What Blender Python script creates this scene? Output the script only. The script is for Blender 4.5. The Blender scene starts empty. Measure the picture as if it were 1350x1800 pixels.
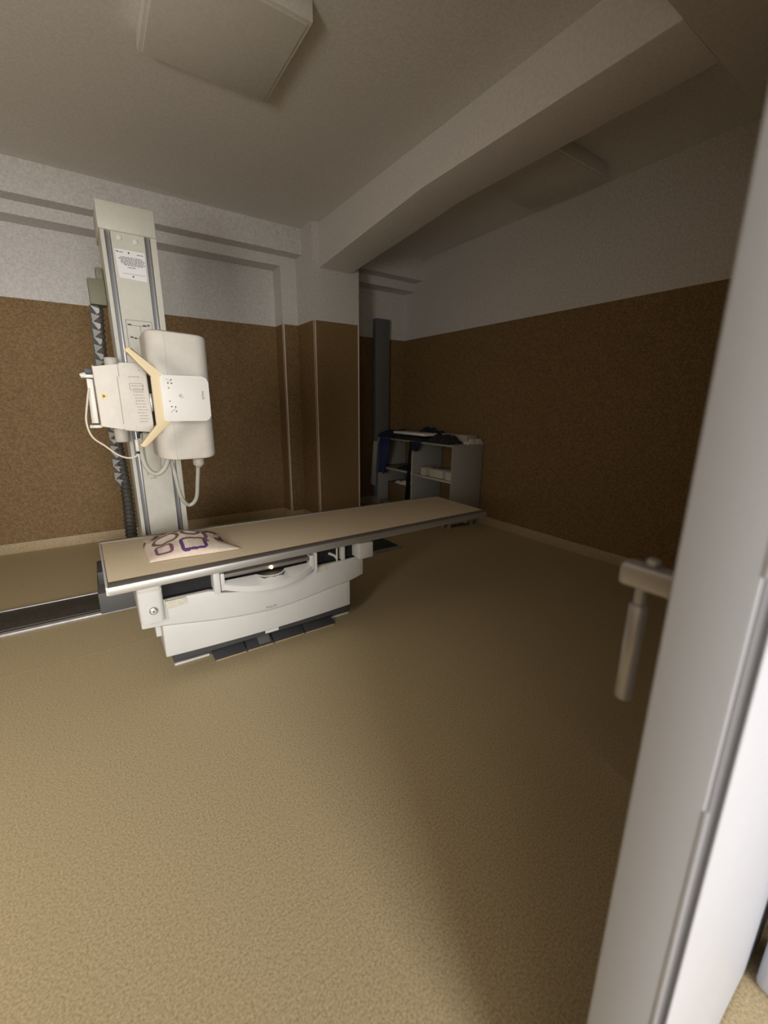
import bpy, bmesh, math, random
from mathutils import Vector, Matrix, noise as mnoise
random.seed(4)
S = bpy.context.scene
COL = S.collection
PI = math.pi

# ------------------------------------------------------------------ materials
def lin(c):
    return tuple(((v/255)/12.92 if v/255 <= .04045 else ((v/255+.055)/1.055)**2.4) for v in c)

def mat(name, rgb, rough=.5, metal=0., spec=.5, noise=0., nscale=40., bump=0., bscale=200., emit=None, estr=0.):
    m = bpy.data.materials.new(name); m.use_nodes = True
    nt = m.node_tree; b = nt.nodes['Principled BSDF']
    c = (*rgb, 1)
    b.inputs['Base Color'].default_value = c
    b.inputs['Roughness'].default_value = rough
    b.inputs['Metallic'].default_value = metal
    b.inputs['Specular IOR Level'].default_value = spec
    tc = nt.nodes.new('ShaderNodeTexCoord')
    if noise > 0:
        n = nt.nodes.new('ShaderNodeTexNoise'); n.inputs['Scale'].default_value = nscale
        n.inputs['Detail'].default_value = 4; n.inputs['Roughness'].default_value = .65
        nt.links.new(tc.outputs['Object'], n.inputs['Vector'])
        r = nt.nodes.new('ShaderNodeValToRGB')
        r.color_ramp.elements[0].position = .3; r.color_ramp.elements[1].position = .7
        r.color_ramp.elements[0].color = tuple(max(0, v*(1-noise)) for v in rgb)+(1,)
        r.color_ramp.elements[1].color = tuple(min(1, v*(1+noise)) for v in rgb)+(1,)
        nt.links.new(n.outputs['Fac'], r.inputs['Fac'])
        nt.links.new(r.outputs['Color'], b.inputs['Base Color'])
    if bump > 0:
        n2 = nt.nodes.new('ShaderNodeTexNoise'); n2.inputs['Scale'].default_value = bscale
        n2.inputs['Detail'].default_value = 3
        nt.links.new(tc.outputs['Object'], n2.inputs['Vector'])
        bp = nt.nodes.new('ShaderNodeBump'); bp.inputs['Strength'].default_value = bump
        bp.inputs['Distance'].default_value = .004
        nt.links.new(n2.outputs['Fac'], bp.inputs['Height'])
        nt.links.new(bp.outputs['Normal'], b.inputs['Normal'])
    if emit:
        b.inputs['Emission Color'].default_value = (*emit, 1); b.inputs['Emission Strength'].default_value = estr
    return m

def speckle(nt, coord, dark, base, light, scale):
    """speckled sheet vinyl: two noises -> three tones"""
    n = nt.nodes.new('ShaderNodeTexNoise'); n.inputs['Scale'].default_value = scale
    n.inputs['Detail'].default_value = 5; n.inputs['Roughness'].default_value = .75
    nt.links.new(coord, n.inputs['Vector'])
    r = nt.nodes.new('ShaderNodeValToRGB')
    e = r.color_ramp.elements
    e[0].position = .36; e[0].color = (*dark, 1)
    e[1].position = .64; e[1].color = (*light, 1)
    k = e.new(.5); k.color = (*base, 1)
    nt.links.new(n.outputs['Fac'], r.inputs['Fac'])
    return r.outputs['Color']

def floor_mat():
    m = bpy.data.materials.new('floor_vinyl'); m.use_nodes = True
    nt = m.node_tree; b = nt.nodes['Principled BSDF']
    tc = nt.nodes.new('ShaderNodeTexCoord')
    c = speckle(nt, tc.outputs['Object'], (.33, .26, .15), (.485, .392, .237), (.63, .52, .325), 150)
    nt.links.new(c, b.inputs['Base Color'])
    b.inputs['Roughness'].default_value = .62; b.inputs['Specular IOR Level'].default_value = .3
    return m

def wall_mat():
    """brown speckled vinyl up to 2.258 m, white paint above it"""
    m = bpy.data.materials.new('wall_vinyl_and_paint'); m.use_nodes = True
    nt = m.node_tree; b = nt.nodes['Principled BSDF']
    tc = nt.nodes.new('ShaderNodeTexCoord')
    sp = nt.nodes.new('ShaderNodeSeparateXYZ'); nt.links.new(tc.outputs['Object'], sp.inputs[0])
    gt = nt.nodes.new('ShaderNodeMath'); gt.operation = 'GREATER_THAN'; gt.inputs[1].default_value = 2.258
    nt.links.new(sp.outputs['Z'], gt.inputs[0])
    c = speckle(nt, tc.outputs['Object'], (.145, .088, .038), (.225, .143, .064), (.31, .205, .098), 75)
    n = nt.nodes.new('ShaderNodeTexNoise'); n.inputs['Scale'].default_value = 55; n.inputs['Detail'].default_value = 5
    nt.links.new(tc.outputs['Object'], n.inputs['Vector'])
    r = nt.nodes.new('ShaderNodeValToRGB')
    r.color_ramp.elements[0].position = .3; r.color_ramp.elements[0].color = (.58, .565, .555, 1)
    r.color_ramp.elements[1].position = .7; r.color_ramp.elements[1].color = (.74, .725, .715, 1)
    nt.links.new(n.outputs['Fac'], r.inputs['Fac'])
    mx = nt.nodes.new('ShaderNodeMix'); mx.data_type = 'RGBA'
    nt.links.new(gt.outputs[0], mx.inputs['Factor'])
    nt.links.new(c, mx.inputs['A']); nt.links.new(r.outputs['Color'], mx.inputs['B'])
    nt.links.new(mx.outputs['Result'], b.inputs['Base Color'])
    b.inputs['Roughness'].default_value = .7; b.inputs['Specular IOR Level'].default_value = .25
    return m

M = dict(
    floor=floor_mat(), wall=wall_mat(),
    ceil=mat('ceiling_paint', (.74, .725, .70), .85, noise=.09, nscale=60, bump=.15, bscale=60),
    beam=mat('beam_paint', (.76, .745, .73), .8, noise=.07, nscale=55, bump=.1, bscale=50),
    cove=mat('cove_vinyl', (.42, .32, .19), .6, noise=.2, nscale=75),
    strip=mat('corner_strip', (.78, .66, .54), .5),
    white=mat('white_enamel', (.61, .61, .60), .38, noise=.02, nscale=8),
    cream=mat('cream_cover', (.52, .505, .445), .5, noise=.04, nscale=30),
    shell=mat('tube_shell', (.57, .54, .49), .5, noise=.04, nscale=30),
    panel=mat('control_white', (.63, .62, .59), .4),
    yellow=mat('cream_yellow', (.62, .505, .31), .45),
    dgrey=mat('dark_grey_plinth', (.055, .055, .06), .55),
    mgrey=mat('mid_grey_cover', (.10, .10, .10), .55),
    black=mat('black', (.006, .006, .006), .6),
    slot_shade=mat('slot_shade_black', (.008, .008, .008), .8, noise=.5, nscale=25),  # shade of the table slot put in as black colour
    alu=mat('aluminium', (.55, .55, .56), .35, metal=.9),
    silver=mat('silver_foil', (.70, .70, .72), .3, metal=.7),
    steel=mat('handle_steel', (.42, .41, .41), .38, metal=.55),
    rim=mat('table_rim_grey', (.15, .135, .12), .5),
    tan=mat('table_top_tan', (.74, .615, .44), .55, noise=.06, nscale=120),
    rail=mat('rail_channel', (.055, .05, .045), .6, noise=.3, nscale=40),
    railedge=mat('rail_edge', (.50, .50, .52), .4, metal=.4, noise=.15, nscale=25),
    groove=mat('groove_metal', (.14, .14, .15), .45, metal=.3),
    ink=mat('ink', (.06, .06, .06), .7),
    faint=mat('faint_ink', (.26, .25, .23), .7),
    paper=mat('paper', (.72, .72, .74), .7),
    warn=mat('warning_yellow', (.75, .55, .04), .5),
    stain=mat('yellowed_tape', (.58, .55, .46), .5, noise=.12, nscale=60),
    cloth=mat('bag_cloth', (.66, .56, .47), .8, noise=.08, nscale=30, bump=.3, bscale=90),
    purple=mat('print_violet', (.10, .045, .17), .75),
    mauve=mat('print_mauve', (.20, .08, .13), .75),
    brown=mat('print_brown', (.15, .095, .085), .75),
    hose=mat('black_hose', (.035, .03, .025), .6, noise=.5, nscale=60),
    cable=mat('grey_cable', (.42, .41, .36), .5),
    wire=mat('white_wire', (.62, .56, .48), .5),
    olive=mat('olive_box', (.15, .145, .095), .6),
    board=mat('grey_laminate', (.34, .335, .31), .6, noise=.06, nscale=30),
    duct=mat('grey_duct', (.145, .145, .145), .6),
    navy=mat('navy_cloth', (.012, .016, .045), .8),
    blue=mat('blue_cloth', (.02, .03, .11), .8),
    blackcloth=mat('black_cloth', (.02, .019, .018), .8, noise=.5, nscale=60),
    towel=mat('white_towel', (.62, .58, .50), .9, noise=.12, nscale=90, bump=.4, bscale=150),
    beige=mat('beige_folder', (.45, .40, .30), .7),
    carton=mat('carton', (.16, .105, .05), .8),
    box=mat('white_box', (.55, .53, .44), .7),
    lamp=mat('lamp_glow', (1, .8, .4), .5, emit=(1, .72, .28), estr=14),
    seal=mat('door_seal_grey', (.36, .36, .38), .6),
    dedge=mat('door_edge_grey', (.40, .42, .465), .45),
    raila=mat('anodised_rail', (.74, .74, .73), .36, metal=.8),
    gap_dark=mat('gap_dark_grey', (.15, .15, .165), .6),
    door=mat('door_white', (.49, .51, .57), .42, noise=.015, nscale=12),
    paper2=mat('white_board', (.86, .86, .86), .4),
    diff=mat('diffuser', (.70, .685, .65), .7, noise=.06, nscale=60),
)

# ------------------------------------------------------------------ helpers
ORG = {}
def link(name, bm, m, parent=None, at=None, smooth=False):
    """world-space bmesh -> one object; at = origin of a top-level mesh"""
    o0 = ORG[parent] if parent else Vector(at or (0, 0, 0))
    bmesh.ops.translate(bm, verts=bm.verts, vec=-o0)
    bmesh.ops.recalc_face_normals(bm, faces=bm.faces)
    me = bpy.data.meshes.new(name)
    if smooth:
        for f in bm.faces: f.smooth = True
    bm.to_mesh(me); bm.free()
    for x in (m if isinstance(m, (list, tuple)) else [m]): me.materials.append(x)
    if smooth:
        me.set_sharp_from_angle(angle=math.radians(smooth if smooth is not True else 40))
    o = bpy.data.objects.new(name, me); COL.objects.link(o)
    ORG[o] = o0
    if parent: o.parent = parent
    else: o.location = o0
    return o

def tag(o, label=None, cat=None, group=None, kind=None):
    if label: o['label'] = label
    if cat: o['category'] = cat
    if group: o['group'] = group
    if kind: o['kind'] = kind
    return o

def thing(name, loc, label, cat, group=None, kind=None):
    o = bpy.data.objects.new(name, None); COL.objects.link(o); o.location = loc
    o.empty_display_size = .1
    ORG[o] = Vector(loc)
    return tag(o, label, cat, group, kind)

def add_box(bm, x, y, z, bevel=0, seg=2, mi=0):
    r = bmesh.ops.create_cube(bm, size=1)
    vs = r['verts']
    for v in vs:
        v.co = Vector((x[0]+(v.co.x+.5)*(x[1]-x[0]), y[0]+(v.co.y+.5)*(y[1]-y[0]), z[0]+(v.co.z+.5)*(z[1]-z[0])))
    fs = list({f for v in vs for f in v.link_faces})
    for f in fs: f.material_index = mi
    if bevel:
        es = list({e for v in vs for e in v.link_edges})
        r2 = bmesh.ops.bevel(bm, geom=es, offset=bevel, segments=seg, profile=.5, affect='EDGES')
        for f in r2['faces']: f.material_index = mi
    return vs

def box(name, x, y, z, m, parent=None, bevel=.003, at=None, seg=2):
    bm = bmesh.new(); add_box(bm, x, y, z, bevel, seg)
    return link(name, bm, m, parent, at, smooth=30 if bevel else False)

def boxes(name, L, m, parent=None, bevel=0, at=None):
    bm = bmesh.new()
    for b in L: add_box(bm, *b, bevel)
    return link(name, bm, m, parent, at, smooth=30 if bevel else False)

def add_prism(bm, pts, axis, a, b, bevel=0, seg=2, mi=0, only=None):
    """polygon (two coords) extruded along axis from a to b"""
    def P(u, v, w):
        return {'x': (w, u, v), 'y': (u, w, v), 'z': (u, v, w)}[axis]
    lo = [bm.verts.new(P(u, v, a)) for u, v in pts]
    hi = [bm.verts.new(P(u, v, b)) for u, v in pts]
    n = len(pts); fs = [bm.faces.new(lo), bm.faces.new(hi)]
    for i in range(n): fs.append(bm.faces.new((lo[i], lo[(i+1) % n], hi[(i+1) % n], hi[i])))
    for f in fs: f.material_index = mi
    if bevel:
        es = [e for e in fs[0].edges] + [e for e in fs[1].edges]
        if only == 'lo': es = list(fs[0].edges)
        r = bmesh.ops.bevel(bm, geom=es, offset=bevel, segments=seg, profile=.5, affect='EDGES')
        for f in r['faces']: f.material_index = mi

def prism(name, pts, axis, a, b, m, parent=None, bevel=.003, at=None, seg=2, only=None):
    bm = bmesh.new(); add_prism(bm, pts, axis, a, b, bevel, seg, only=only)
    return link(name, bm, m, parent, at, smooth=30)

def rrect(x0, x1, y0, y1, r, n=6):
    """rounded rectangle; r = radius or four radii (ll, lr, ur, ul)"""
    if not isinstance(r, (tuple, list)): r = (r,)*4
    out = []
    for (cx, cy, q, k) in ((x0, y0, PI, 0), (x1, y0, 1.5*PI, 1), (x1, y1, 0, 2), (x0, y1, .5*PI, 3)):
        rr = max(r[k], 1e-4)
        px = cx + rr*(1 if cx == x0 else -1); py = cy + rr*(1 if cy == y0 else -1)
        for i in range(n+1):
            a = q + .5*PI*i/n
            out.append((px+rr*math.cos(a), py+rr*math.sin(a)))
    return out

def smooth_path(pts, n=8):
    P = [Vector(p) for p in pts]; out = []
    for i in range(len(P)-1):
        p0 = P[max(i-1, 0)]; p1 = P[i]; p2 = P[i+1]; p3 = P[min(i+2, len(P)-1)]
        for k in range(n):
            t = k/n
            out.append(.5*((2*p1)+(-p0+p2)*t+(2*p0-5*p1+4*p2-p3)*t*t+(-p0+3*p1-3*p2+p3)*t**3))
    out.append(P[-1]); return out

def add_tube(bm, path, r, sides=10, rf=None, cap=True):
    path = [Vector(p) for p in path]
    rings = []; up = Vector((0, 0, 1))
    for i, p in enumerate(path):
        d = (path[min(i+1, len(path)-1)] - path[max(i-1, 0)]).normalized()
        if i == 0:
            a = d.cross(up)
            if a.length < .1: a = d.cross(Vector((0, 1, 0)))
            a.normalize()
        else:
            a = (a - d*a.dot(d)).normalized()
        b = d.cross(a)
        rr = rf(i, len(path)) if rf else r
        rings.append([bm.verts.new(p + rr*(math.cos(2*PI*k/sides)*a + math.sin(2*PI*k/sides)*b)) for k in range(sides)])
    for i in range(len(rings)-1):
        for k in range(sides):
            bm.faces.new((rings[i][k], rings[i][(k+1) % sides], rings[i+1][(k+1) % sides], rings[i+1][k]))
    if cap:
        bm.faces.new(rings[0]); bm.faces.new(rings[-1])

def tube(name, pts, r, m, parent=None, sides=10, n=8, rf=None, at=None):
    bm = bmesh.new(); add_tube(bm, smooth_path(pts, n) if n else pts, r, sides, rf)
    return link(name, bm, m, parent, at, smooth=50)

def rod(name, p0, p1, r, m, parent=None, sides=20, bevel=.0, at=None):
    p0 = Vector(p0); p1 = Vector(p1); d = (p1-p0)
    bm = bmesh.new()
    if bevel:
        u = d.normalized()
        prof = [(0, r-bevel), (bevel, r), (d.length-bevel, r), (d.length, r-bevel)]
        add_tube(bm, [p0+u*t for t, _ in prof], r, sides, lambda i, n: prof[i][1])
    else:
        add_tube(bm, [p0, p1], r, sides)
    return link(name, bm, m, parent, at, smooth=50)

def text(name, s, size, rot, loc, m, parent, depth=.0012, sx=1.):
    """lettering as a thin mesh; rot = 3x3 matrix (columns: reading dir, up, out)"""
    cu = bpy.data.curves.new('t', 'FONT'); cu.body = s; cu.size = size; cu.extrude = depth/2
    cu.align_x = 'CENTER'; cu.align_y = 'CENTER'
    t = bpy.data.objects.new('t', cu); COL.objects.link(t)
    dg = bpy.context.evaluated_depsgraph_get(); dg.update()
    me = bpy.data.meshes.new_from_object(t.evaluated_get(dg))
    bpy.data.objects.remove(t); bpy.data.curves.remove(cu)
    bm = bmesh.new(); bm.from_mesh(me); bpy.data.meshes.remove(me)
    bmesh.ops.scale(bm, verts=bm.verts, vec=(sx, 1, 1))
    bmesh.ops.transform(bm, verts=bm.verts, matrix=Matrix.Translation(loc) @ rot.to_4x4())
    return link(name, bm, m, parent)

def link_split(name, bm, m, parent, gap=.012):
    """print made of small boxes -> one object per cluster of marks"""
    seen = set(); isl = []
    for v in bm.verts:
        if v in seen: continue
        st_ = [v]; seen.add(v); cur = []
        while st_:
            a = st_.pop(); cur.append(a)
            for e in a.link_edges:
                b = e.other_vert(a)
                if b not in seen: seen.add(b); st_.append(b)
        isl.append(cur)
    B = [([min(v.co[k] for v in i) for k in range(3)], [max(v.co[k] for v in i) for k in range(3)]) for i in isl]
    lab = list(range(len(isl)))
    def near(p, q):
        return sum(max(0, B[p][0][k]-B[q][1][k], B[q][0][k]-B[p][1][k])**2 for k in range(3))**.5 <= gap
    for p in range(len(isl)):
        for q in range(p):
            if lab[p] != lab[q] and near(p, q):
                o, n_ = lab[p], lab[q]; lab = [n_ if x == o else x for x in lab]
    for L in dict.fromkeys(lab):
        b2 = bmesh.new()
        for i, l in zip(isl, lab):
            if l != L: continue
            mp = {v: b2.verts.new(v.co) for v in i}
            for f in {f for v in i for f in v.link_faces}: b2.faces.new([mp[v] for v in f.verts])
        link(name, b2, m, parent)
    bm.free()

FRONT = Matrix(((1, 0, 0), (0, 0, -1), (0, 1, 0)))            # reads along +X, faces -Y
FRONT_CW = FRONT @ Matrix.Rotation(-PI/2, 3, 'Z')             # turned to read downwards
FRONT_CCW = FRONT @ Matrix.Rotation(PI/2, 3, 'Z')             # turned to read upwards

# ------------------------------------------------------------------ the room
CZ = 3.18
def st(o, label=None):
    o['kind'] = 'structure'
    if label: o['label'] = label
    return o
f = st(box('floor', (-3.2, 4.2), (-4.8, 5.3), (-.1, 0), M['floor'], bevel=0), 'beige speckled sheet vinyl floor')
bm = bmesh.new(); add_box(bm, (-2.55, .75), (2.688, 2.693), (-.001, .0008))
link('weld_seam', bm, M['cove'], f)
st(box('ceiling', (-3.2, 4.2), (-4.8, 5.3), (CZ, CZ+.12), M['ceil'], bevel=0), 'off-white painted ceiling')

st(boxes('wall_back', [
    ((-2.8, 3.9), (5.06, 5.25), (0, CZ)),
    ((-2.8, 3.765), (4.665, 5.06), (2.937, CZ)),
    ((-2.8, 3.765), (4.835, 5.06), (2.84, 2.937)),
    ((1.905, 2.09), (4.835, 5.06), (0, 2.84)),
], M['wall']), 'back wall, brown vinyl below and stepped white plaster above')
st(box('wall_right', (3.765, 3.9), (-2.2, 5.06), (0, CZ), M['wall'], bevel=0), 'long right wall, brown vinyl below and white above')
st(box('wall_left', (-2.75, -2.6), (-2.2, 5.06), (0, CZ), M['wall'], bevel=0), 'left wall')
st(boxes('wall_front', [((-2.6, -1.9), (0.02, .2), (0, CZ)), ((-1.9, -1.1), (0.02, .2), (0, 1.05)), ((-1.9, -1.1), (0.02, .2), (2.05, CZ)),
    ((-1.1, -.85), (0.02, .2), (0, CZ)), ((1.45, 3.765), (0.02, .2), (0, CZ)), ((-.85, 1.45), (0.02, .2), (2.15, CZ))], M['wall']), 'wall with the entrance doorway and the control room window')
st(boxes('wall_corridor', [((-2.8, 3.9), (-4.6, -4.5), (0, CZ)), ((-2.75, -2.6), (-4.5, -2.2), (0, CZ)), ((3.765, 3.9), (-4.5, -2.2), (0, CZ))], M['beam']), 'corridor wall')

# pilaster and beams
st(box('trim_1', (2.085, 2.637), (4.40, 5.06), (0, CZ), M['wall'], bevel=0), 'square pillar against the back wall carrying the beam')
pts = [(1.08, 2.893), (2.72, 2.893), (4.40, 2.765), (4.40, CZ), (1.08, CZ)]
st(prism('trim_2', pts, 'x', 2.16, 2.535, M['beam'], bevel=.004), 'white ceiling beam with a thicker end at the pillar')
st(box('trim_3', (-2.6, 3.765), (.2, 1.08), (2.893, CZ), M['beam'], bevel=.004), 'wide flat beam above the entrance')
# pale corner strips on the brown vinyl
for i, (x, y) in enumerate(((1.905, 4.835), (2.085, 4.40), (2.637, 4.40))):
    w = .017
    bm = bmesh.new()
    if i < 2:
        add_box(bm, (x-.003, x+w), (y-.003, y+.001), (.1, 2.258)); add_box(bm, (x-.003, x+.001), (y-.003, y+w), (.1, 2.258))
    else:
        add_box(bm, (x-w, x+.003), (y-.003, y+.001), (.1, 2.258)); add_box(bm, (x-.001, x+.003), (y-.003, y+w), (.1, 2.258))
    st(link('trim_%d' % (4+i), bm, M['strip']), ('pale corner strip of the wall recess', 'pale strip on the near left corner of the pillar', 'pale strip on the right corner of the pillar')[i])
st(boxes('baseboard_back', [
    ((-2.6, 1.905), (5.045, 5.06), (0, .1)), ((1.89, 2.085), (4.82, 4.835), (0, .1)), ((1.89, 1.905), (4.835, 5.06), (0, .1)),
    ((2.07, 2.652), (4.385, 4.40), (0, .1)), ((2.07, 2.085), (4.40, 4.835), (0, .1)), ((2.637, 2.652), (4.40, 5.06), (0, .1)),
    ((2.652, 3.765), (5.045, 5.06), (0, .1))], M['cove'], bevel=.003), 'tan cove skirting along the back wall')
st(box('baseboard_right', (3.750, 3.765), (.2, 5.045), (0, .1), M['cove'], bevel=.003), 'tan cove skirting along the right wall')

# ceiling lights
def ceiling_light(x0, x1, y0, y1, label):
    t = thing('ceiling_light', ((x0+x1)/2, (y0+y1)/2, CZ), label, 'ceiling light', 'square ceiling lights')
    box('housing', (x0, x1), (y0, y1), (CZ-.085, CZ), M['beam'], t, bevel=.006)
    box('diffuser', (x0+.02, x1-.02), (y0+.02, y1-.02), (CZ-.092, CZ-.084), M['diff'], t, bevel=.004)
ceiling_light(.43, 1.085, 2.20, 2.855, 'square white ceiling light, switched off, above the examination table')
ceiling_light(2.85, 3.49, 2.14, 2.84, 'square ceiling light in the dim strip between beam and right wall')

# ------------------------------------------------------------------ entrance door, half seen at the right
d = thing('door_1', (.98, .135, 0), 'open white door leaf with steel handle, seen edge-on', 'door', kind='structure')
boxes('leaf', [((.53, 1.42), (.0935, .172), (.012, 2.1))], M['gap_dark'], d, bevel=.002)  # core in the same dark grey as the gap strip
box('edge_profile', (.50, .53), (.1005, .1745), (.012, 2.1), M['dedge'], d, bevel=.0035, seg=3)
box('gap_dark', (.5015, .5295), (.0992, .1010), (.012, 2.1), M['gap_dark'], d, bevel=.0005)  # added dark grey strip, darkens the gap by colour
box('outer_skin', (.529, 1.42), (.0915, .0945), (.010, 2.1), M['door'], d, bevel=.0012)
box('inner_skin', (.53, 1.42), (.171, .1745), (.012, 2.1), M['door'], d, bevel=.0012)
for z0, z1 in ((1.245, 1.55), (.60, .968)):
    box('bolt_plate', (.4996, .5028), (.0978, .1035), (z0, z1), M['dedge'], d, bevel=.0008)
h = box('handle', (.575, .615), (.1745, .1785), (1.02, 1.26), M['steel'], d, bevel=.0015)
box('spindle_block', (.580, .612), (.178, .268), (1.158, 1.192), M['steel'], h, bevel=.007, seg=3)
rod('lever', (.592, .2395, 1.135), (.592, .2395, .985), .0115, M['steel'], h, bevel=.002)
rod('lever_neck', (.592, .2395, 1.135), (.592, .2395, 1.160), .007, M['steel'], h)
rod('knob', (.596, .232, 1.191), (.596, .232, 1.203), .009, M['steel'], h, bevel=.003)
st(box('trim_7', (1.172, 1.34), (-.35, .071), (.004, 2.15), M['door'], bevel=.018, seg=4), 'white rounded door post at the lower right corner')

# ------------------------------------------------------------------ floor rail and tube stand
t = thing('floor_rail', (0, 3.395, 0), 'dark channel floor rail with silver edges behind the examination table', 'floor rail')
box('channel', (-2.55, 2.4), (3.235, 3.585), (0, .012), M['rail'], t, bevel=.002)
box('front_edge', (-2.55, 2.4), (3.192, 3.236), (0, .016), M['railedge'], t, bevel=.004)
box('rear_edge', (-2.55, 2.4), (3.582, 3.600), (0, .016), M['railedge'], t, bevel=.003)
box('groove_line', (-2.55, 2.4), (3.262, 3.268), (.010, .015), M['rim'], t, bevel=0)

s = thing('xray_tube_stand', (.32, 3.38, 0), 'tall cream x-ray tube column with tube head, standing on the dark floor rail', 'x-ray stand')
box('base_cover', (-.125, .60), (3.168, 3.56), (.018, .165), M['mgrey'], s, bevel=.006)
box('rear_base', (-.115, .58), (3.33, 3.60), (.16, .258), M['dgrey'], s, bevel=.008)
# the column: hollow front grooves
col = [(.18, 3.2), (.20, 3.2), (.20, 3.225), (.231, 3.225), (.231, 3.2), (.405, 3.2), (.405, 3.225), (.438, 3.225), (.438, 3.2), (.470, 3.2), (.470, 3.54), (.18, 3.54)]
prism('column', col, 'z', .16, 2.40, M['cream'], s, bevel=0)
box('top_cover', (.172, .472), (3.188, 3.55), (2.366, 2.515), M['cream'], s, bevel=.006)
for x0, x1 in ((.2005, .2305), (.4055, .4375)):
    g = box('guide_rail', (x0, x1), (3.216, 3.224), (.17, 2.366), M['groove'], s, bevel=0)
    box('bright_bar', (x0+.018, x1-.003), (3.206, 3.217), (.17, 2.366), M['alu'], g, bevel=.001)
for x, z in ((.272, 2.338), (.355, 2.330)):
    box('cover_cap', (x-.012, x+.012), (3.194, 3.2), (z-.013, z+.013), M['panel'], s, bevel=.003)
# printed outline drawing on the column, and the seams of the lower cover
def line_set(name, segs, y, w, m, parent):
    bm = bmesh.new()
    for (x0, z0, x1, z1) in segs:
        if abs(x1-x0) > abs(z1-z0): add_box(bm, (min(x0, x1), max(x0, x1)), (y-.0012, y+.0004), (z0-w/2, z0+w/2))
        else: add_box(bm, (x0-w/2, x0+w/2), (y-.0012, y+.0004), (min(z0, z1), max(z0, z1)))
    return link(name, bm, m, parent)
line_set('printed_diagram', [(.25, 1.888, .392, 1.888), (.25, 1.888, .25, 1.70), (.392, 1.888, .392, 1.76), (.275, 1.858, .37, 1.858), (.325, 1.858, .325, 1.765), (.275, 1.785, .325, 1.785)], 3.2, .0035, M['faint'], s)
bm = bmesh.new()
for x, z, w in ((.268, 1.862, .02), (.35, 1.862, .02), (.372, 1.866, .014), (.272, 1.79, .016), (.292, 1.785, .012)):
    add_box(bm, (x-w/2, x+w/2), (3.1988, 3.2004), (z-.004, z+.004))
link_split('marking', bm, M['ink'], s)
line_set('cover_seams', [(.262, 1.05, .30, 1.05), (.30, 1.06, .30, .90), (.27, .90, .31, .90), (.305, .95, .345, .95), (.335, 1.08, .335, .95), (.26, 1.12, .26, .92), (.285, 1.06, .32, 1.06)], 3.2, .004, M['faint'], s)
box('door_plate', (.262, .345), (3.193, 3.2), (.93, 1.20), M['cream'], s, bevel=.003)
# cable run behind the left side of the column
box('cable_box', (.088, .178), (3.42, 3.52), (1.995, 2.145), M['olive'], s, bevel=.004)
box('cable_outlet', (.138, .178), (3.43, 3.50), (2.145, 2.215), M['olive'], s, bevel=.006)
hose = tube('cable_hose', [(.136, 3.45, 1.99), (.112, 3.45, 1.6), (.122, 3.45, 1.2), (.132, 3.45, .8), (.124, 3.44, .45), (.124, 3.42, .20)], .036, M['hose'], s, sides=14, n=60,
            rf=lambda i, n: .016+.022*min(1, i/n*1.25)+.004*math.sin(i*1.25))
# silver zig-zag cable sleeve
bm = bmesh.new()
zz = [(.092, 1.985), (.074, 1.62), (.086, 1.21), (.082, .86)]
def zx(z):
    for (xa, za), (xb, zb) in zip(zz, zz[1:]):
        if zb <= z <= za: return xa+(xb-xa)*(za-z)/(za-zb)
    return zz[-1][0]
z = 1.985; k = 0
while z > .84:
    x = zx(z); w = .038
    p = [(x-.008, z), (x+w, z-.012), (x+w-.006, z-.060), (x-.006, z-.050)]
    y0 = 3.405 if k % 2 else 3.412
    if k % 2: tri = [p[0], p[1], p[3]]
    else: tri = [p[0], p[1], p[2]]
    vs = [bm.verts.new((a, y0+.012*j, b)) for j, (a, b) in enumerate(tri)]
    vb = [bm.verts.new((a, y0+.03, b)) for a, b in tri]
    bm.faces.new(vs); bm.faces.new(vb[::-1])
    for j in range(3): bm.faces.new((vs[j], vb[j], vb[(j+1) % 3], vs[(j+1) % 3]))
    z -= .046; k += 1
link('foil_sleeve', bm, M['silver'], s)
prism('sleeve_backing', [(.078, 1.99), (.128, 1.99), (.112, 1.62), (.126, 1.21), (.122, .82), (.082, .82), (.078, 1.21), (.062, 1.62)], 'y', 3.43, 3.45, M['hose'], s, bevel=0)

# carriage on the column
box('carriage', (.195, .455), (3.05, 3.199), (1.22, 1.58), M['cream'], s, bevel=.01)
box('carriage_side', (.10, .20), (2.95, 3.30), (1.27, 1.56), M['cream'], s, bevel=.01)
rod('roller_cap', (.140, 3.12, 1.60), (.140, 3.12, 1.655), .037, M['shell'], s, bevel=.006)
rod('roller_cap', (.140, 3.12, 1.155), (.140, 3.12, 1.24), .040, M['shell'], s, bevel=.006)
rod('support_arm', (.30, 2.72, 1.42), (.30, 3.06, 1.42), .085, M['dgrey'], s, sides=28)
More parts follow.
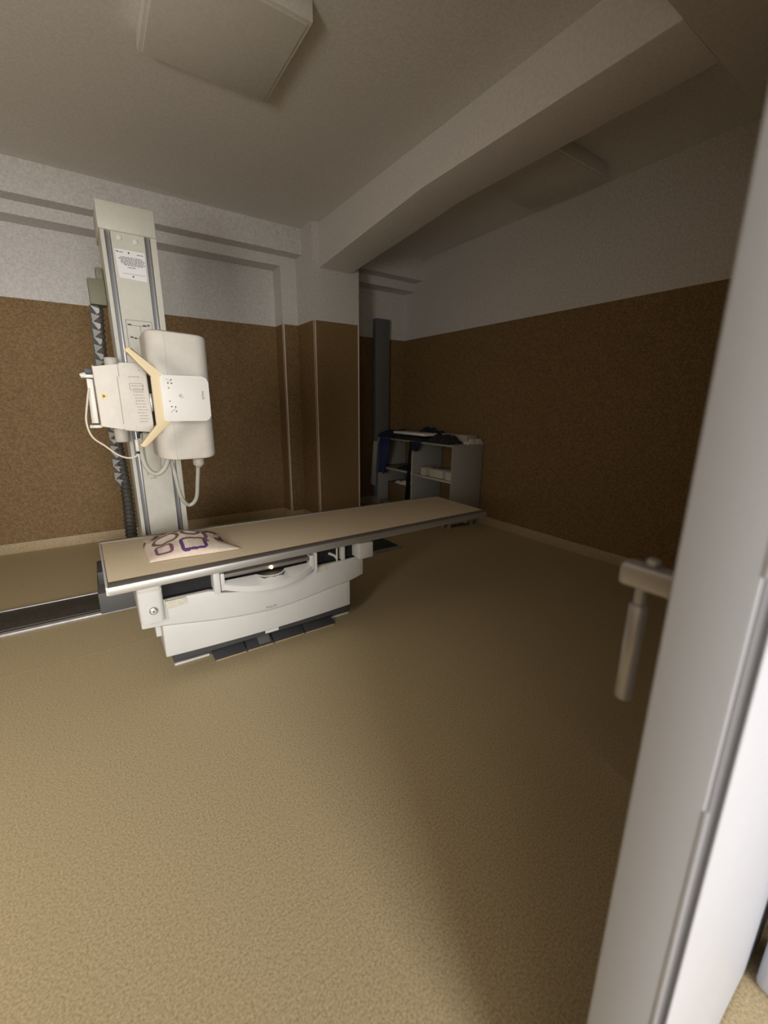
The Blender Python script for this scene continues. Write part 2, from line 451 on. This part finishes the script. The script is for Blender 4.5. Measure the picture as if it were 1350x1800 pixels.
# collimator with its stepped cover
cpts = [(.030, 1.284), (.1085, 1.282), (.118, 1.269), (.229, 1.258), (.244, 1.275), (.241, 1.30), (.239, 1.545), (.226, 1.577), (.131, 1.573), (.118, 1.556), (.029, 1.556)]
c = prism('collimator', cpts, 'y', 2.33, 2.66, M['shell'], s, bevel=.006)
prism('collimator_shoulder', [(.235, 1.27), (.262, 1.27), (.262, 1.55), (.235, 1.55)], 'y', 2.40, 2.64, M['black'], s, bevel=0)
box('chrome_clip', (.240, .257), (2.375, 2.40), (1.355, 1.44), M['alu'], s, bevel=.002)
line_set('cover_seam', [(.126, 1.57, .126, 1.51), (.118, 1.51, .118, 1.30)], 2.33, .0022, M['faint'], c)
bm = bmesh.new()
random.seed(9)
for i in range(16):
    zz0 = 1.512-.0135*i
    x0 = .166+.0012*i
    if i in (1, 2): continue
    x = x0 + (.004 if i % 3 else 0)
    xe = .218+.0008*i - (.012 if i in (0,) else random.random()*.008)
    while x < xe:
        w = .004+random.random()*.008
        add_box(bm, (x, min(x+w, xe)), (2.3288, 2.3304), (zz0-.0016, zz0+.0016)); x += w+.003
add_box(bm, (.205, .211), (2.3288, 2.3304), (1.540, 1.543)); add_box(bm, (.160, .164), (2.3288, 2.3304), (1.507, 1.510))
link_split('lettering', bm, M['faint'], c)
line_set('text_frame', [(.163, 1.482, .214, 1.482), (.163, 1.452, .216, 1.452), (.163, 1.482, .163, 1.452), (.215, 1.482, .215, 1.452)], 2.33, .002, M['faint'], c)
for (z, x) in ((1.555, .150), (1.285, .165)):
    rod('cover_screw', (x, 2.3302, z), (x, 2.328, z), .0045, M['cream'], c, sides=12)
w = prism('laser_warning_label', [(.047, 1.438), (.047, 1.408), (.073, 1.423)], 'y', 2.3286, 2.3304, M['warn'], c, bevel=0)
prism('label_field', [(.051, 1.433), (.051, 1.414), (.067, 1.4235)], 'y', 2.3280, 2.3290, M['beige'], w, bevel=0)
rod('label_symbol', (.0565, 2.3282, 1.4235), (.0565, 2.3274, 1.4235), .0042, M['ink'], w, sides=12)
# accessory rail on the collimator's left side
r_ = prism('accessory_rail', [(.002, 1.502), (.026, 1.500), (.024, 1.300), (-.004, 1.300)], 'y', 2.44, 2.50, M['panel'], s, bevel=.003)
box('rail_arm', (-.008, .032), (2.43, 2.52), (1.505, 1.520), M['panel'], r_, bevel=.003)
box('rail_arm', (-.014, .034), (2.43, 2.52), (1.278, 1.292), M['panel'], r_, bevel=.003)
rod('rail_knob', (-.020, 2.44, 1.512), (.004, 2.44, 1.520), .011, M['panel'], r_, bevel=.003)
box('rail_clip', (-.002, .03), (2.46, 2.54), (1.522, 1.55), M['dgrey'], r_, bevel=.004)
# tube housing: upright rounded shell
plan = rrect(.258, .535, 2.385, 2.72, (.075, .06, .07, .07), 7)
bm = bmesh.new()
prof = [(1.118, -.014), (1.108, -.004), (1.112, 0), (1.40, 0), (1.70, 0), (1.722, -.004), (1.734, -.02)]
prof = [(1.106, -.022), (1.110, -.008), (1.122, 0), (1.715, 0), (1.727, -.006), (1.733, -.02)]
cx, cy = .3965, 2.55
rings = []
for zz_, ins in prof:
    ring = []
    for x, y in plan:
        dx, dy = x-cx, y-cy; L = math.hypot(dx, dy)
        dz = (.010*((x-cx)/.14)**2 if zz_ < 1.3 else -.006*((x-cx)/.14)) if True else 0
        ring.append(bm.verts.new((x+dx/L*ins, y+dy/L*ins, zz_+dz)))
    rings.append(ring)
for a, b in zip(rings, rings[1:]):
    n_ = len(a)
    for i in range(n_): bm.faces.new((a[i], a[(i+1) % n_], b[(i+1) % n_], b[i]))
bm.faces.new(rings[0]); bm.faces.new(rings[-1])
th = link('tube_housing', bm, M['shell'], s, smooth=35)
line_set('housing_shade_line', [(.334, 1.118, .334, 1.72)], 2.3845, .0025, M['cream'], th)  # thin line colours in the shading break where the shell curves
rod('cable_socket', (.475, 2.60, 1.105), (.475, 2.60, 1.035), .030, M['cable'], th, bevel=.02)
box('panel_bracket', (.30, .42), (2.225, 2.40), (1.37, 1.46), M['black'], s, bevel=.004)
# control panel with its two cream handles
hp = [(.155, 1.604), (.153, 1.614), (.158, 1.623), (.167, 1.627), (.177, 1.624), (.284, 1.5175), (.300, 1.5165), (.300, 1.3145), (.296, 1.3105),
      (.193, 1.206), (.184, 1.200), (.173, 1.201), (.165, 1.208), (.164, 1.218), (.246, 1.300), (.246, 1.511)]
prism('handle', hp, 'y', 2.188, 2.226, M['yellow'], s, bevel=.005, seg=3)
cp = prism('control_panel', rrect(.272, .4755, 1.315, 1.517, (.006, .022, .024, .006), 6), 'y', 2.180, 2.222, M['panel'], s, bevel=.005, seg=3)
for x, z in ((.3165, 1.4975), (.303, 1.4835), (.3175, 1.4825), (.308, 1.380), (.324, 1.379), (.3255, 1.3595)):
    rod('push_button', (x, 2.1808, z), (x, 2.1788, z), .0032, M['ink'], cp, sides=12)
for x, z in ((.304, 1.462), (.303, 1.404)):
    rod('indicator_light', (x, 2.1808, z), (x, 2.179, z), .0036, M['faint'], cp, sides=12)
bm = bmesh.new()
for (x0, x1, z0, z1) in ((.338, .352, 1.4275, 1.4290), (.346, .3475, 1.422, 1.438), (.350, .3515, 1.419, 1.436), (.354, .3555, 1.422, 1.438), (.350, .360, 1.418, 1.4195), (.362, .3635, 1.420, 1.428)):
    add_box(bm, (x0, x1), (2.179, 2.1806), (z0, z1))
for i in range(10):
    add_box(bm, (.302+.0022*i, .3045+.0022*i), (2.179, 2.1806), (1.354+.0018*i, 1.3562+.0018*i))
for i in range(8):
    add_box(bm, (.296+.0020*i, .298+.0020*i), (2.179, 2.1806), (1.500-.0016*i, 1.5018-.0016*i))
link_split('marking', bm, M['faint'], cp)
text('lettering', 'PHILIPS', .0125, FRONT_CW, (.446, 2.1796, 1.4325), M['ink'], cp, sx=.95)
# cables
tube('cable_loop', [(.20, 2.62, 1.24), (.196, 2.60, 1.12), (.215, 2.60, 1.045), (.255, 2.60, 1.015), (.300, 2.60, 1.05), (.335, 2.62, 1.13)], .0135, M['cable'], s)
tube('supply_cable', [(.335, 2.66, 1.12), (.352, 2.66, 1.0), (.375, 2.70, .86), (.420, 2.74, .79), (.462, 2.72, .83), (.470, 2.66, .95), (.472, 2.60, 1.06)], .0115, M['cable'], s)
tube('switch_wire', [(.006, 2.44, 1.46), (-.008, 2.42, 1.40), (-.024, 2.40, 1.31), (-.010, 2.40, 1.24), (.034, 2.40, 1.196), (.080, 2.40, 1.152), (.120, 2.40, 1.134), (.155, 2.40, 1.140), (.164, 2.40, 1.158)], .0042, M['wire'], s)
pl = rod('wire_plug', (.166, 2.40, 1.163), (.166, 2.40, 1.222), .0095, M['panel'], s, bevel=.003)
rod('plug_tip', (.166, 2.40, 1.152), (.166, 2.40, 1.164), .0075, M['black'], pl)
tube('black_lead', [(.178, 2.42, 1.225), (.182, 2.42, 1.25), (.205, 2.43, 1.258), (.235, 2.45, 1.252)], .006, M['black'], s)

# notice sheet stuck to the column
n = prism('notice_sheet', [(.240, 2.276), (.397, 2.276), (.395, 2.114), (.249, 2.122)], 'y', 3.1965, 3.1998, M['paper'], None, bevel=0, at=(.32, 3.2, 2.114))
tag(n, 'white printed notice sheet fixed high on the front of the x-ray column', 'notice')
bm = bmesh.new(); random.seed(3)
rows = [(2.236, .268, .378), (2.228, .256, .388), (2.220, .268, .392), (2.212, .264, .386), (2.204, .268, .394), (2.196, .282, .380), (2.183, .298, .342), (2.262, .264, .285), (2.258, .355, .388)]
for zz_, xa, xb in rows:
    x = xa
    while x < xb:
        w_ = .004+random.random()*.012
        add_box(bm, (x, min(x+w_, xb)), (3.1955, 3.1967), (zz_-.0018, zz_+.0018)); x += w_+.0028
link_split('lettering', bm, M['ink'], n)
line_set('footer_line', [(.270, 2.148, .385, 2.148)], 3.1965, .002, M['faint'], n)
prism('letterhead_mark', [(.245, 2.268), (.258, 2.264), (.260, 2.258), (.249, 2.262)], 'y', 3.1952, 3.1967, M['black'], n, bevel=0)
for x, z in ((.312, 2.262), (.322, 2.135)):
    rod('pin', (x, 3.197, z), (x, 3.193, z), .0045, M['ink'], n, sides=12)

# ------------------------------------------------------------------ examination table
T = thing('examination_table', (.72, 2.5, 0), 'white x-ray examination table with long tan floating top', 'table')
def quad_prism(name, q, z0, z1, m, bevel=.002):
    return prism(name, q, 'z', z0, z1, m, T, bevel=bevel)
quad_prism('table_top', [(-.040, 2.160), (2.450, 2.200), (2.472, 2.780), (-.053, 2.842)], .562, .600, M['tan'])
r1 = quad_prism('front_rail', [(-.044, 2.100), (2.4475, 2.162), (2.449, 2.204), (-.042, 2.164)], .560, .5985, M['raila'], .002)
prism('rail_cap', [(-.0445, 2.1005), (2.448, 2.1625), (2.449, 2.206), (-.042, 2.166)], 'z', .5982, .6018, M['rim'], r1, bevel=.0008)
r2 = quad_prism('rear_rail', [(-.056, 2.836), (2.4718, 2.766), (2.472, 2.792), (-.058, 2.868)], .556, .601, M['white'], .003)
prism('rail_cap', [(-.056, 2.846), (2.4718, 2.774), (2.472, 2.792), (-.058, 2.868)], 'z', .6008, .604, M['rim'], r2, bevel=.0008)
quad_prism('end_strip', [(-.052, 2.106), (-.042, 2.106), (-.055, 2.862), (-.066, 2.862)], .560, .601, M['white'])
for x in (1.98, 2.22):
    box('under_bracket', (x, x+.022), (2.16, 2.21), (.535, .560), M['rim'], T, bevel=.003)
# base: bowed upper body, lower body, plinth
def bowed(name, xs, zb, zt, yf, yb, m, parent, bevel=0):
    bm = bmesh.new(); A = []
    for x in xs:
        A.append([bm.verts.new((x, yf(x), zb(x))), bm.verts.new((x, yf(x), zt(x))), bm.verts.new((x, yb, zt(x))), bm.verts.new((x, yb, zb(x)))])
    for a, b in zip(A, A[1:]):
        for k in range(4): bm.faces.new((a[k], a[(k+1) % 4], b[(k+1) % 4], b[k]))
    bm.faces.new(A[0]); bm.faces.new(A[-1])
    if bevel:
        bmesh.ops.recalc_face_normals(bm, faces=bm.faces)
        es = [e for e in bm.edges if len(e.link_faces) == 2 and e.calc_face_angle() > .7]
        bmesh.ops.bevel(bm, geom=es, offset=bevel, segments=3, profile=.5, affect='EDGES')
    return link(name, bm, m, parent, smooth=35)
def lerp_table(tb):
    def f(x):
        if x <= tb[0][0]: return tb[0][1]
        for (xa, za), (xb, zb) in zip(tb, tb[1:]):
            if xa <= x <= xb: return za+(zb-za)*(x-xa)/(xb-xa)
        return tb[-1][1]
    return f
bow = lambda x: 2.20-.035*max(0, 1-((x-.70)/.66)**2)
xs = [.064+(1.338-.064)*i/40 for i in range(41)]
seam = lerp_table([(.064, .312), (.17, .309), (.27, .296), (.40, .277), (.55, .262), (.70, .254), (.80, .256), (.93, .269), (1.12, .290), (1.235, .297), (1.338, .318)])
ub = bowed('upper_body', xs, seam, lambda x: .447-.047*max(0, 1-((x-.7085)/.30)**2)**.5, bow, 2.74, M['white'], T, bevel=.006)
xs2 = [.152+(1.236-.152)*i/30 for i in range(31)]
bowed('lower_body', xs2, lambda x: .128, lambda x: seam(x)-.003, lambda x: bow(x)+.004, 2.72, M['white'], T, bevel=.006)
box('rear_flange', (.128, .156), (2.30, 2.70), (.20, .31), M['white'], T, bevel=.003)
box('plinth', (.20, 1.28), (2.318, 2.70), (0, .150), M['dgrey'], T, bevel=.002)
box('plinth_skirt', (.185, 1.235), (2.22, 2.33), (.075, .150), M['dgrey'], T, bevel=.003)
for x0, x1 in ((.195, .375), (1.15, 1.285)):
    box('kick_trim', (x0, x1), (2.305, 2.319), (0, .011), M['panel'], T, bevel=.001)
px = [.386, .565, .725, .925, 1.137]
for i in range(4):
    pd = prism('foot_pedal', [(2.222, 0), (2.222, .010), (2.30, .052), (2.318, .052), (2.318, 0)], 'x', px[i]+.004, px[i+1]-.004, M['dgrey'], T, bevel=.002)
    box('pedal_edge', (px[i]+.006, px[i+1]-.006), (2.2195, 2.2225), (.002, .008), M['cove'], pd, bevel=0)
    if i == 1:
        prism('worn_patch', [(2.232, .0158), (2.285, .0444), (2.285, .0454), (2.232, .0168)], 'x', px[i]+.075, px[i+1]-.016, M['duct'], pd, bevel=0)
box('rating_label', (.676, .757), (2.2185, 2.2205), (.083, .140), M['paper'], T, bevel=0)
# slot under the top: black fill colouring in its shade, control blocks, dividers, cassette tray
box('slot_floor', (.17, 1.29), (2.20, 2.23), (.385, .4490), M['slot_shade'], T, bevel=0)
box('slot_shade_fill', (.16, 1.30), (2.225, 2.735), (.385, .548), M['slot_shade'], T, bevel=0)
box('slot_roof', (.02, 1.36), (2.22, 2.74), (.545, .561), M['dgrey'], T, bevel=0)
kb = prism('control_block', rrect(.062, .170, 2.150, 2.70, (.014, .022, .01, .01), 5), 'z', .358, .553, M['white'], T, bevel=.004)
box('block_lid', (.066, .166), (2.146, 2.40), (.522, .530), M['shell'], kb, bevel=.001)
kn = rod('lock_knob', (.121, 2.151, .4225), (.121, 2.138, .4225), .0185, M['alu'], kb, bevel=.003)
rod('knob_face', (.121, 2.1385, .4225), (.121, 2.134, .4225), .013, M['panel'], kn, bevel=.002)
rod('knob_slot', (.121, 2.1345, .4225), (.121, 2.1325, .4225), .0045, M['ink'], kn, sides=10)
box('control_block', (1.272, 1.372), (2.130, 2.60), (.452, .553), M['white'], T, bevel=.005)
box('divider', (.408, .440), (2.160, 2.40), (.425, .549), M['white'], T, bevel=.003)
box('divider', (.976, .992), (2.150, 2.40), (.425, .549), M['white'], T, bevel=.003)
box('inner_bracket', (1.176, 1.202), (2.192, 2.30), (.447, .545), M['white'], T, bevel=.003)
tube('inner_linkage', [(1.10, 2.222, .50), (1.135, 2.210, .482), (1.15, 2.20, .460)], .009, M['shell'], T)
rod('inner_pin', (1.148, 2.20, .447), (1.148, 2.20, .54), .006, M['shell'], T)
# cassette tray
tr = box('cassette_tray', (.448, .968), (2.155, 2.36), (.507, .528), M['rim'], T, bevel=.004)
xt = [.445+(.972-.445)*i/36 for i in range(37)]
hy = lambda x: 2.160-.072*max(0, 1-((x-.7085)/.268)**2)
hb = lambda x: 2.178+(-.058*max(0, 1-((x-.715)/.075)**2)**.6 if abs(x-.715) < .075 else 0)
bm = bmesh.new(); A = []
for x in xt:
    q = 2*(x-.7085)/.527
    zb_ = .415+.030*q*q; zt_ = zb_+.034
    yb_ = max(hb(x), hy(x)+.020)
    A.append([bm.verts.new((x, hy(x), zb_)), bm.verts.new((x, hy(x), zt_-.004)), bm.verts.new((x, hy(x)+.004, zt_)), bm.verts.new((x, yb_, zt_+.034-.026*q*q)), bm.verts.new((x, yb_, zb_+.036-.02*q*q))])
for a, b in zip(A, A[1:]):
    for k in range(5): bm.faces.new((a[k], a[(k+1) % 5], b[(k+1) % 5], b[k]))
bm.faces.new(A[0]); bm.faces.new(A[-1])
link('tray_handle', bm, M['white'], tr, smooth=40)
box('tray_end', (.443, .462), (2.152, 2.20), (.440, .535), M['white'], tr, bevel=.003)
box('tray_end', (.945, .974), (2.150, 2.20), (.452, .535), M['white'], tr, bevel=.003)
prism('release_latch', [(.640, 2.150), (.660, 2.122), (.715, 2.112), (.770, 2.122), (.790, 2.150), (.79, 2.2), (.64, 2.2)], 'z', .462, .478, M['mgrey'], tr, bevel=.003)
bm = bmesh.new(); bmesh.ops.create_uvsphere(bm, u_segments=16, v_segments=10, radius=.0095)
bmesh.ops.translate(bm, verts=bm.verts, vec=(.712, 2.149, .518)); link('indicator_lamp', bm, M['lamp'], tr, smooth=True)
# yellowed tape marks and the maker's name
prism('tape_mark', [(.178, .445), (.272, .445), (.270, .412), (.178, .405)], 'y', 2.170, 2.1785, M['stain'], T, bevel=0)
prism('tape_mark', [(.988, .445), (1.065, .445), (1.06, .416), (.988, .410)], 'y', 2.170, 2.1785, M['stain'], T, bevel=0)
text('lettering', 'PHILIPS', .0205, FRONT, (.705, 2.1646, .273), M['faint'], T, sx=1.0)

# ------------------------------------------------------------------ printed bag-like pillow on the table
bm = bmesh.new()
NU, NV = 110, 90
def rr_sdf(x, y, cx_, cy_, hx, hy_, r, rot=0.):
    dx, dy = x-cx_, y-cy_
    c_, s_ = math.cos(rot), math.sin(rot)
    dx, dy = dx*c_+dy*s_, -dx*s_+dy*c_
    qx, qy = abs(dx)-hx+r, abs(dy)-hy_+r
    return math.hypot(max(qx, 0), max(qy, 0))+min(max(qx, qy), 0)-r
x0b, x1b, y0b, y1b = .142, .540, 2.325, 2.735
def pil(u, v, side):
    x = x0b+(x1b-x0b)*u; y = y0b+(y1b-y0b)*v
    y += -.020*u+.02*math.sin(u*5)*.3                                    # a little skewed
    if u > .8 and v < .25: x += .055*(u-.8)/.2*(1-v/.25)                  # pulled-out corner at the right
    if v > .8: x += (.02 if u < .5 else -.03)*(v-.8)/.2
    e = min(u, 1-u, .5)*2; g = min(v, 1-v)*2
    hgt = .088*(max(e, 0)**.42)*(max(g, 0)**.38)
    wr = .005*math.sin(u*46+2*math.sin(v*7))*math.exp(-u*7) + .006*math.sin(v*30+5*u)*math.exp(-(1-u)*9)
    nn = .006*mnoise.noise(Vector((u*5, v*5, 3.1)))
    z = .606+(hgt+(wr+nn)*min(1, 6*min(u, 1-u, v, 1-v))) if side else .604
    return Vector((x, y, max(z, .604)))
grid = {}
for s_ in (1, 0):
    for i in range(NU+1):
        for j in range(NV+1):
            edge = i in (0, NU) or j in (0, NV)
            if s_ == 0 and edge: grid[(0, i, j)] = grid[(1, i, j)]; continue
            if s_ == 0 and (i % 10 or j % 10) and False: continue
            grid[(s_, i, j)] = bm.verts.new(pil(i/NU, j/NV, s_))
for s_ in (1, 0):
    for i in range(NU):
        for j in range(NV):
            q = [grid[(s_, i, j)], grid[(s_, i+1, j)], grid[(s_, i+1, j+1)], grid[(s_, i, j+1)]]
            f_ = bm.faces.new(q if s_ else q[::-1])
            if s_:
                c_ = f_.calc_center_median(); x, y = c_.x, c_.y
                a = rr_sdf(x, y, .222, 2.392, .045, .044, .024)
                b_ = rr_sdf(x, y, .368, 2.386, .066, .056, .020)
                cc = rr_sdf(x, y, .245, 2.495, .070, .048, .045, .25)
                dd = rr_sdf(x, y, .375, 2.515, .052, .046, .044)
                if -.0155 < a < 0: f_.material_index = 2
                elif -.017 < b_ < 0: f_.material_index = 1 if (y < 2.40 or x < .33) else 3
                elif -.018 < cc < 0: f_.material_index = 3
                elif -.018 < dd < 0 and y > 2.452: f_.material_index = 3
                elif y > 2.575 and mnoise.noise(Vector((x*26, y*14, 0))) > .12: f_.material_index = 3
                elif x > .432 and y > 2.39 and mnoise.noise(Vector((x*22, y*18, 5))) > -.02: f_.material_index = 2 if x < .49 else 3
p = link('pillow', bm, [M['cloth'], M['purple'], M['mauve'], M['brown']], None, at=(.34, 2.53, .602), smooth=60)
tag(p, 'crumpled cream pillow printed with purple and brown rings, lying on the tan table top', 'pillow')

# ------------------------------------------------------------------ shelf unit in the far right corner
SH = thing('storage_shelf', (3.5, 4.23, 0), 'low grey open storage shelf against the right wall in the far corner', 'shelf')
box('side_panel', (3.262, 3.742), (3.435, 3.453), (.04, .955), M['board'], SH, bevel=.002)
box('side_panel', (3.262, 3.742), (4.935, 4.953), (.04, .955), M['board'], SH, bevel=.002)
box('divider_panel', (3.262, 3.742), (4.150, 4.172), (.06, .945), M['board'], SH, bevel=.002)
box('top_panel', (3.255, 3.742), (3.430, 4.958), (.940, .958), M['board'], SH, bevel=.002)
box('bottom_panel', (3.262, 3.742), (3.453, 4.935), (.05, .068), M['board'], SH, bevel=.002)
box('shelf_board', (3.262, 3.742), (3.453, 4.150), (.530, .550), M['board'], SH, bevel=.002)
box('shelf_board', (3.262, 3.742), (4.172, 4.935), (.540, .560), M['board'], SH, bevel=.002)
for y0, y1, z0, z1 in ((3.453, 4.150, .530, .550), (4.172, 4.935, .540, .560), (4.150, 4.172, .068, .940)):
    box('edge_band', (3.256, 3.2625), (y0, y1), (z0, z1), M['cream'], SH, bevel=.001)
for x in (3.262, 3.625):
    for y in (3.437, 4.915):
        box('foot', (x, x+.03), (y, y+.035), (0, .041), M['board'], SH, bevel=.002)
# grey duct on the back wall behind the shelf
tag(box('cable_duct', (3.235, 3.455), (4.965, 5.04), (.10, 2.485), M['duct'], None, bevel=.004, at=(3.345, 5.0, .1)), 'tall flat grey cable duct on the back wall behind the shelf', 'duct')

def soft_pile(name, x, y, z, hgt, m, label, cat, seed, nx=26, ny=40, taper=.25, group=None):
    """a folded, creased cloth heap lying on z"""
    bm = bmesh.new(); top = []; bot = []
    for i in range(nx+1):
        ra, rb = [], []
        for j in range(ny+1):
            u, v = i/nx, j/ny
            e = min(u, 1-u, v, 1-v)
            k = min(1, e/taper) if taper else 1
            hh = hgt*(k**.5)*(.72+.55*mnoise.noise(Vector((u*3+seed, v*4, seed*.7)))+.16*mnoise.noise(Vector((u*11, v*13, seed))))
            jx = .02*mnoise.noise(Vector((v*6, seed, 1)))
            xx = x[0]+(x[1]-x[0])*u+jx; yy = y[0]+(y[1]-y[0])*v+.02*mnoise.noise(Vector((u*6, seed, 9)))
            ra.append(bm.verts.new((xx, yy, z+max(hh, .004)))); rb.append(bm.verts.new((xx, yy, z)))
        top.append(ra); bot.append(rb)
    for i in range(nx):
        for j in range(ny):
            bm.faces.new((top[i][j], top[i+1][j], top[i+1][j+1], top[i][j+1]))
            bm.faces.new((bot[i][j], bot[i][j+1], bot[i+1][j+1], bot[i+1][j]))
    for i in range(nx):
        bm.faces.new((top[i][0], bot[i][0], bot[i+1][0], top[i+1][0])); bm.faces.new((top[i][ny], top[i+1][ny], bot[i+1][ny], bot[i][ny]))
    for j in range(ny):
        bm.faces.new((top[0][j], top[0][j+1], bot[0][j+1], bot[0][j])); bm.faces.new((top[nx][j], bot[nx][j], bot[nx][j+1], top[nx][j+1]))
    return tag(link(name, bm, m, None, at=((x[0]+x[1])/2, (y[0]+y[1])/2, z), smooth=60), label, cat, group)

soft_pile('lead_apron', (3.25, 3.66), (4.64, 4.93), .959, .105, M['navy'], 'dark navy lead apron heaped on the far end of the shelf top', 'apron', 1.3)
soft_pile('lead_apron', (3.53, 3.74), (4.02, 4.50), .959, .150, M['navy'], 'dark blue folded apron behind the white panel on the shelf top', 'apron', 7.7)
soft_pile('black_mat', (3.26, 3.49), (3.97, 4.58), .959, .058, M['blackcloth'], 'crumpled black mat under the white panel on the shelf top', 'mat', 4.2, taper=.15)
tag(box('flat_panel', (3.28, 3.49), (3.96, 4.60), (1.026, 1.056), M['paper2'], None, bevel=.003, at=(3.38, 4.3, 1.026)), 'thin white flat panel lying on the black mat on the shelf', 'panel')
tag(box('folder', (3.56, 3.74), (3.53, 3.97), (.959, 1.055), M['beige'], None, bevel=.004, at=(3.63, 3.75, .959)), 'pale beige folder lying at the rear of the shelf top', 'folder')
soft_pile('towel', (3.50, 3.75), (3.43, 3.515), .959, .065, M['towel'], 'white towel rolled on the near corner of the shelf top by the right wall', 'towel', 2.1, taper=.2)
soft_pile('black_bag', (3.28, 3.52), (3.545, 3.93), .959, .10, M['blackcloth'], 'crumpled black bag in front of the beige folder on the shelf top', 'bag', 6.1, taper=.2)
# blue apron hanging over the front edge of the shelf
def hang(name, y0, y1, zt, zb, m, label, cat, seed, xf=3.225, shrink=.5):
    bm = bmesh.new(); A = []
    for k in range(25):
        t_ = k/24; row = []
        for j in range(21):
            v = j/20-.5
            yc = (y0+y1)/2+.06*t_
            yy = yc+v*(y1-y0)*(1-shrink*t_)
            xx = xf-.018*math.sin(j*1.3+seed)*(.3+t_)-.01*t_
            row.append(Vector((xx, yy, zt-(zt-zb)*t_-.05*abs(v)*t_)))
        A.append(row)
    F_ = [[bm.verts.new(p) for p in r] for r in A]; B_ = [[bm.verts.new(p+Vector((.012, 0, 0))) for p in r] for r in A]
    for k in range(24):
        for j in range(20):
            bm.faces.new((F_[k][j], F_[k][j+1], F_[k+1][j+1], F_[k+1][j])); bm.faces.new((B_[k][j], B_[k+1][j], B_[k+1][j+1], B_[k][j+1]))
    for k in range(24):
        bm.faces.new((F_[k][0], F_[k+1][0], B_[k+1][0], B_[k][0])); bm.faces.new((F_[k][20], B_[k][20], B_[k+1][20], F_[k+1][20]))
    for j in range(20):
        bm.faces.new((F_[0][j], B_[0][j], B_[0][j+1], F_[0][j+1])); bm.faces.new((F_[24][j], F_[24][j+1], B_[24][j+1], B_[24][j]))
    return tag(link(name, bm, m, None, at=(xf, (y0+y1)/2, zb), smooth=60), label, cat)
hang('hanging_apron', 4.60, 4.84, .957, .50, M['blue'], 'blue apron hanging down over the front of the shelf at its far end', 'apron', .4)
hang('hanging_cloth', 4.86, 4.97, .90, .30, M['board'], 'long grey cloth hanging at the far end of the shelf beside the blue apron', 'cloth', 2.2, xf=3.205, shrink=.3)
hang('hanging_strap', 4.150, 4.182, .955, .10, M['black'], 'long black strap hanging down in front of the shelf divider', 'strap', 1.1, xf=3.235, shrink=.2)
hang('hanging_flap', 3.97, 4.13, .957, .86, M['navy'], 'dark apron corner folded down over the front edge above the divider', 'apron', 3.1, xf=3.236, shrink=.35)

# things inside the shelf
for i, (y0, y1, x0) in enumerate(((3.475, 3.585, 3.30), (3.645, 3.885, 3.31), (3.945, 4.02, 3.29))):
    tag(box('carton_box', (x0, x0+.14), (y0, y1), (.551, .645), M['box'], None, bevel=.003, at=(x0+.07, (y0+y1)/2, .551)),
        ('short white carton on the middle shelf, nearest the side panel', 'long white carton between two shorter ones on the middle shelf', 'small white carton on the middle shelf next to the divider')[i], 'box', 'white cartons on the middle shelf')
tag(box('cardboard_box', (3.30, 3.68), (4.25, 4.75), (.069, .36), M['carton'], None, bevel=.004, at=(3.49, 4.5, .069)), 'brown cardboard box on the bottom of the far shelf bay', 'box')
soft_pile('paper_sheet', (3.30, 3.48), (4.32, 4.60), .361, .045, M['paper'], 'crumpled white paper lying on the brown cardboard box', 'paper', 5.5, nx=14, ny=18, taper=.3)
bt = thing('bottle', (3.40, 4.02, .069), 'small clear white bottle standing low in the near shelf bay', 'bottle')
rod('bottle_body', (3.40, 4.02, .069), (3.40, 4.02, .165), .03, M['box'], bt, bevel=.008)
rod('bottle_cap', (3.40, 4.02, .165), (3.40, 4.02, .215), .011, M['paper'], bt, bevel=.003)
soft_pile('cloth_bundle', (3.30, 3.62), (4.25, 4.55), .561, .07, M['blackcloth'], 'dark cloth bundle on the middle shelf of the far bay', 'cloth', 8.8, nx=14, ny=18)

# ------------------------------------------------------------------ lights
def area(name, loc, target, sx, sy, watts, rgb):
    l = bpy.data.lights.new(name, 'AREA'); l.shape = 'RECTANGLE'; l.size = sx; l.size_y = sy; l.energy = watts; l.color = rgb
    o = bpy.data.objects.new(name, l); COL.objects.link(o); o.location = loc
    o.rotation_euler = (Vector(target)-Vector(loc)).to_track_quat('-Z', 'Y').to_euler()
    return o
area('corridor_light', (-.3, -4.3, 1.6), (-.1, 3, 1.2), 2.0, 1.4, 262, (1, .985, .965))
area('control_window_light', (-1.5, .06, 1.55), (-1.5, 3, 1.55), .79, .99, 56, (1, .95, .86))
W = bpy.data.worlds.new('world'); S.world = W; W.use_nodes = True
W.node_tree.nodes['Background'].inputs[0].default_value = (.02, .02, .02, 1)

# ------------------------------------------------------------------ camera
cam = bpy.data.cameras.new('camera'); co = bpy.data.objects.new('camera', cam); COL.objects.link(co)
yaw, pit, rol = (math.radians(a) for a in (55.6925, -14.4419, .5031))
fw = Vector((math.cos(pit)*math.cos(yaw), math.cos(pit)*math.sin(yaw), math.sin(pit)))
rt = fw.cross(Vector((0, 0, 1))).normalized(); up = rt.cross(fw)
r2 = math.cos(rol)*rt+math.sin(rol)*up; u2 = -math.sin(rol)*rt+math.cos(rol)*up
co.matrix_world = Matrix.Translation((0, 0, 1.4)) @ Matrix((r2, u2, -fw)).transposed().to_4x4()
cam.sensor_fit = 'VERTICAL'; cam.sensor_height = 36; cam.lens = 737.188/1800*36
cam.clip_start = .02
cam.dof.use_dof = True; cam.dof.focus_distance = 2.8; cam.dof.aperture_fstop = 2.2
S.camera = co
S.view_settings.view_transform = 'Standard'; S.view_settings.look = 'None'
S.view_settings.gamma = 1; S.view_settings.use_curve_mapping = False
S.view_settings.exposure = 0.0
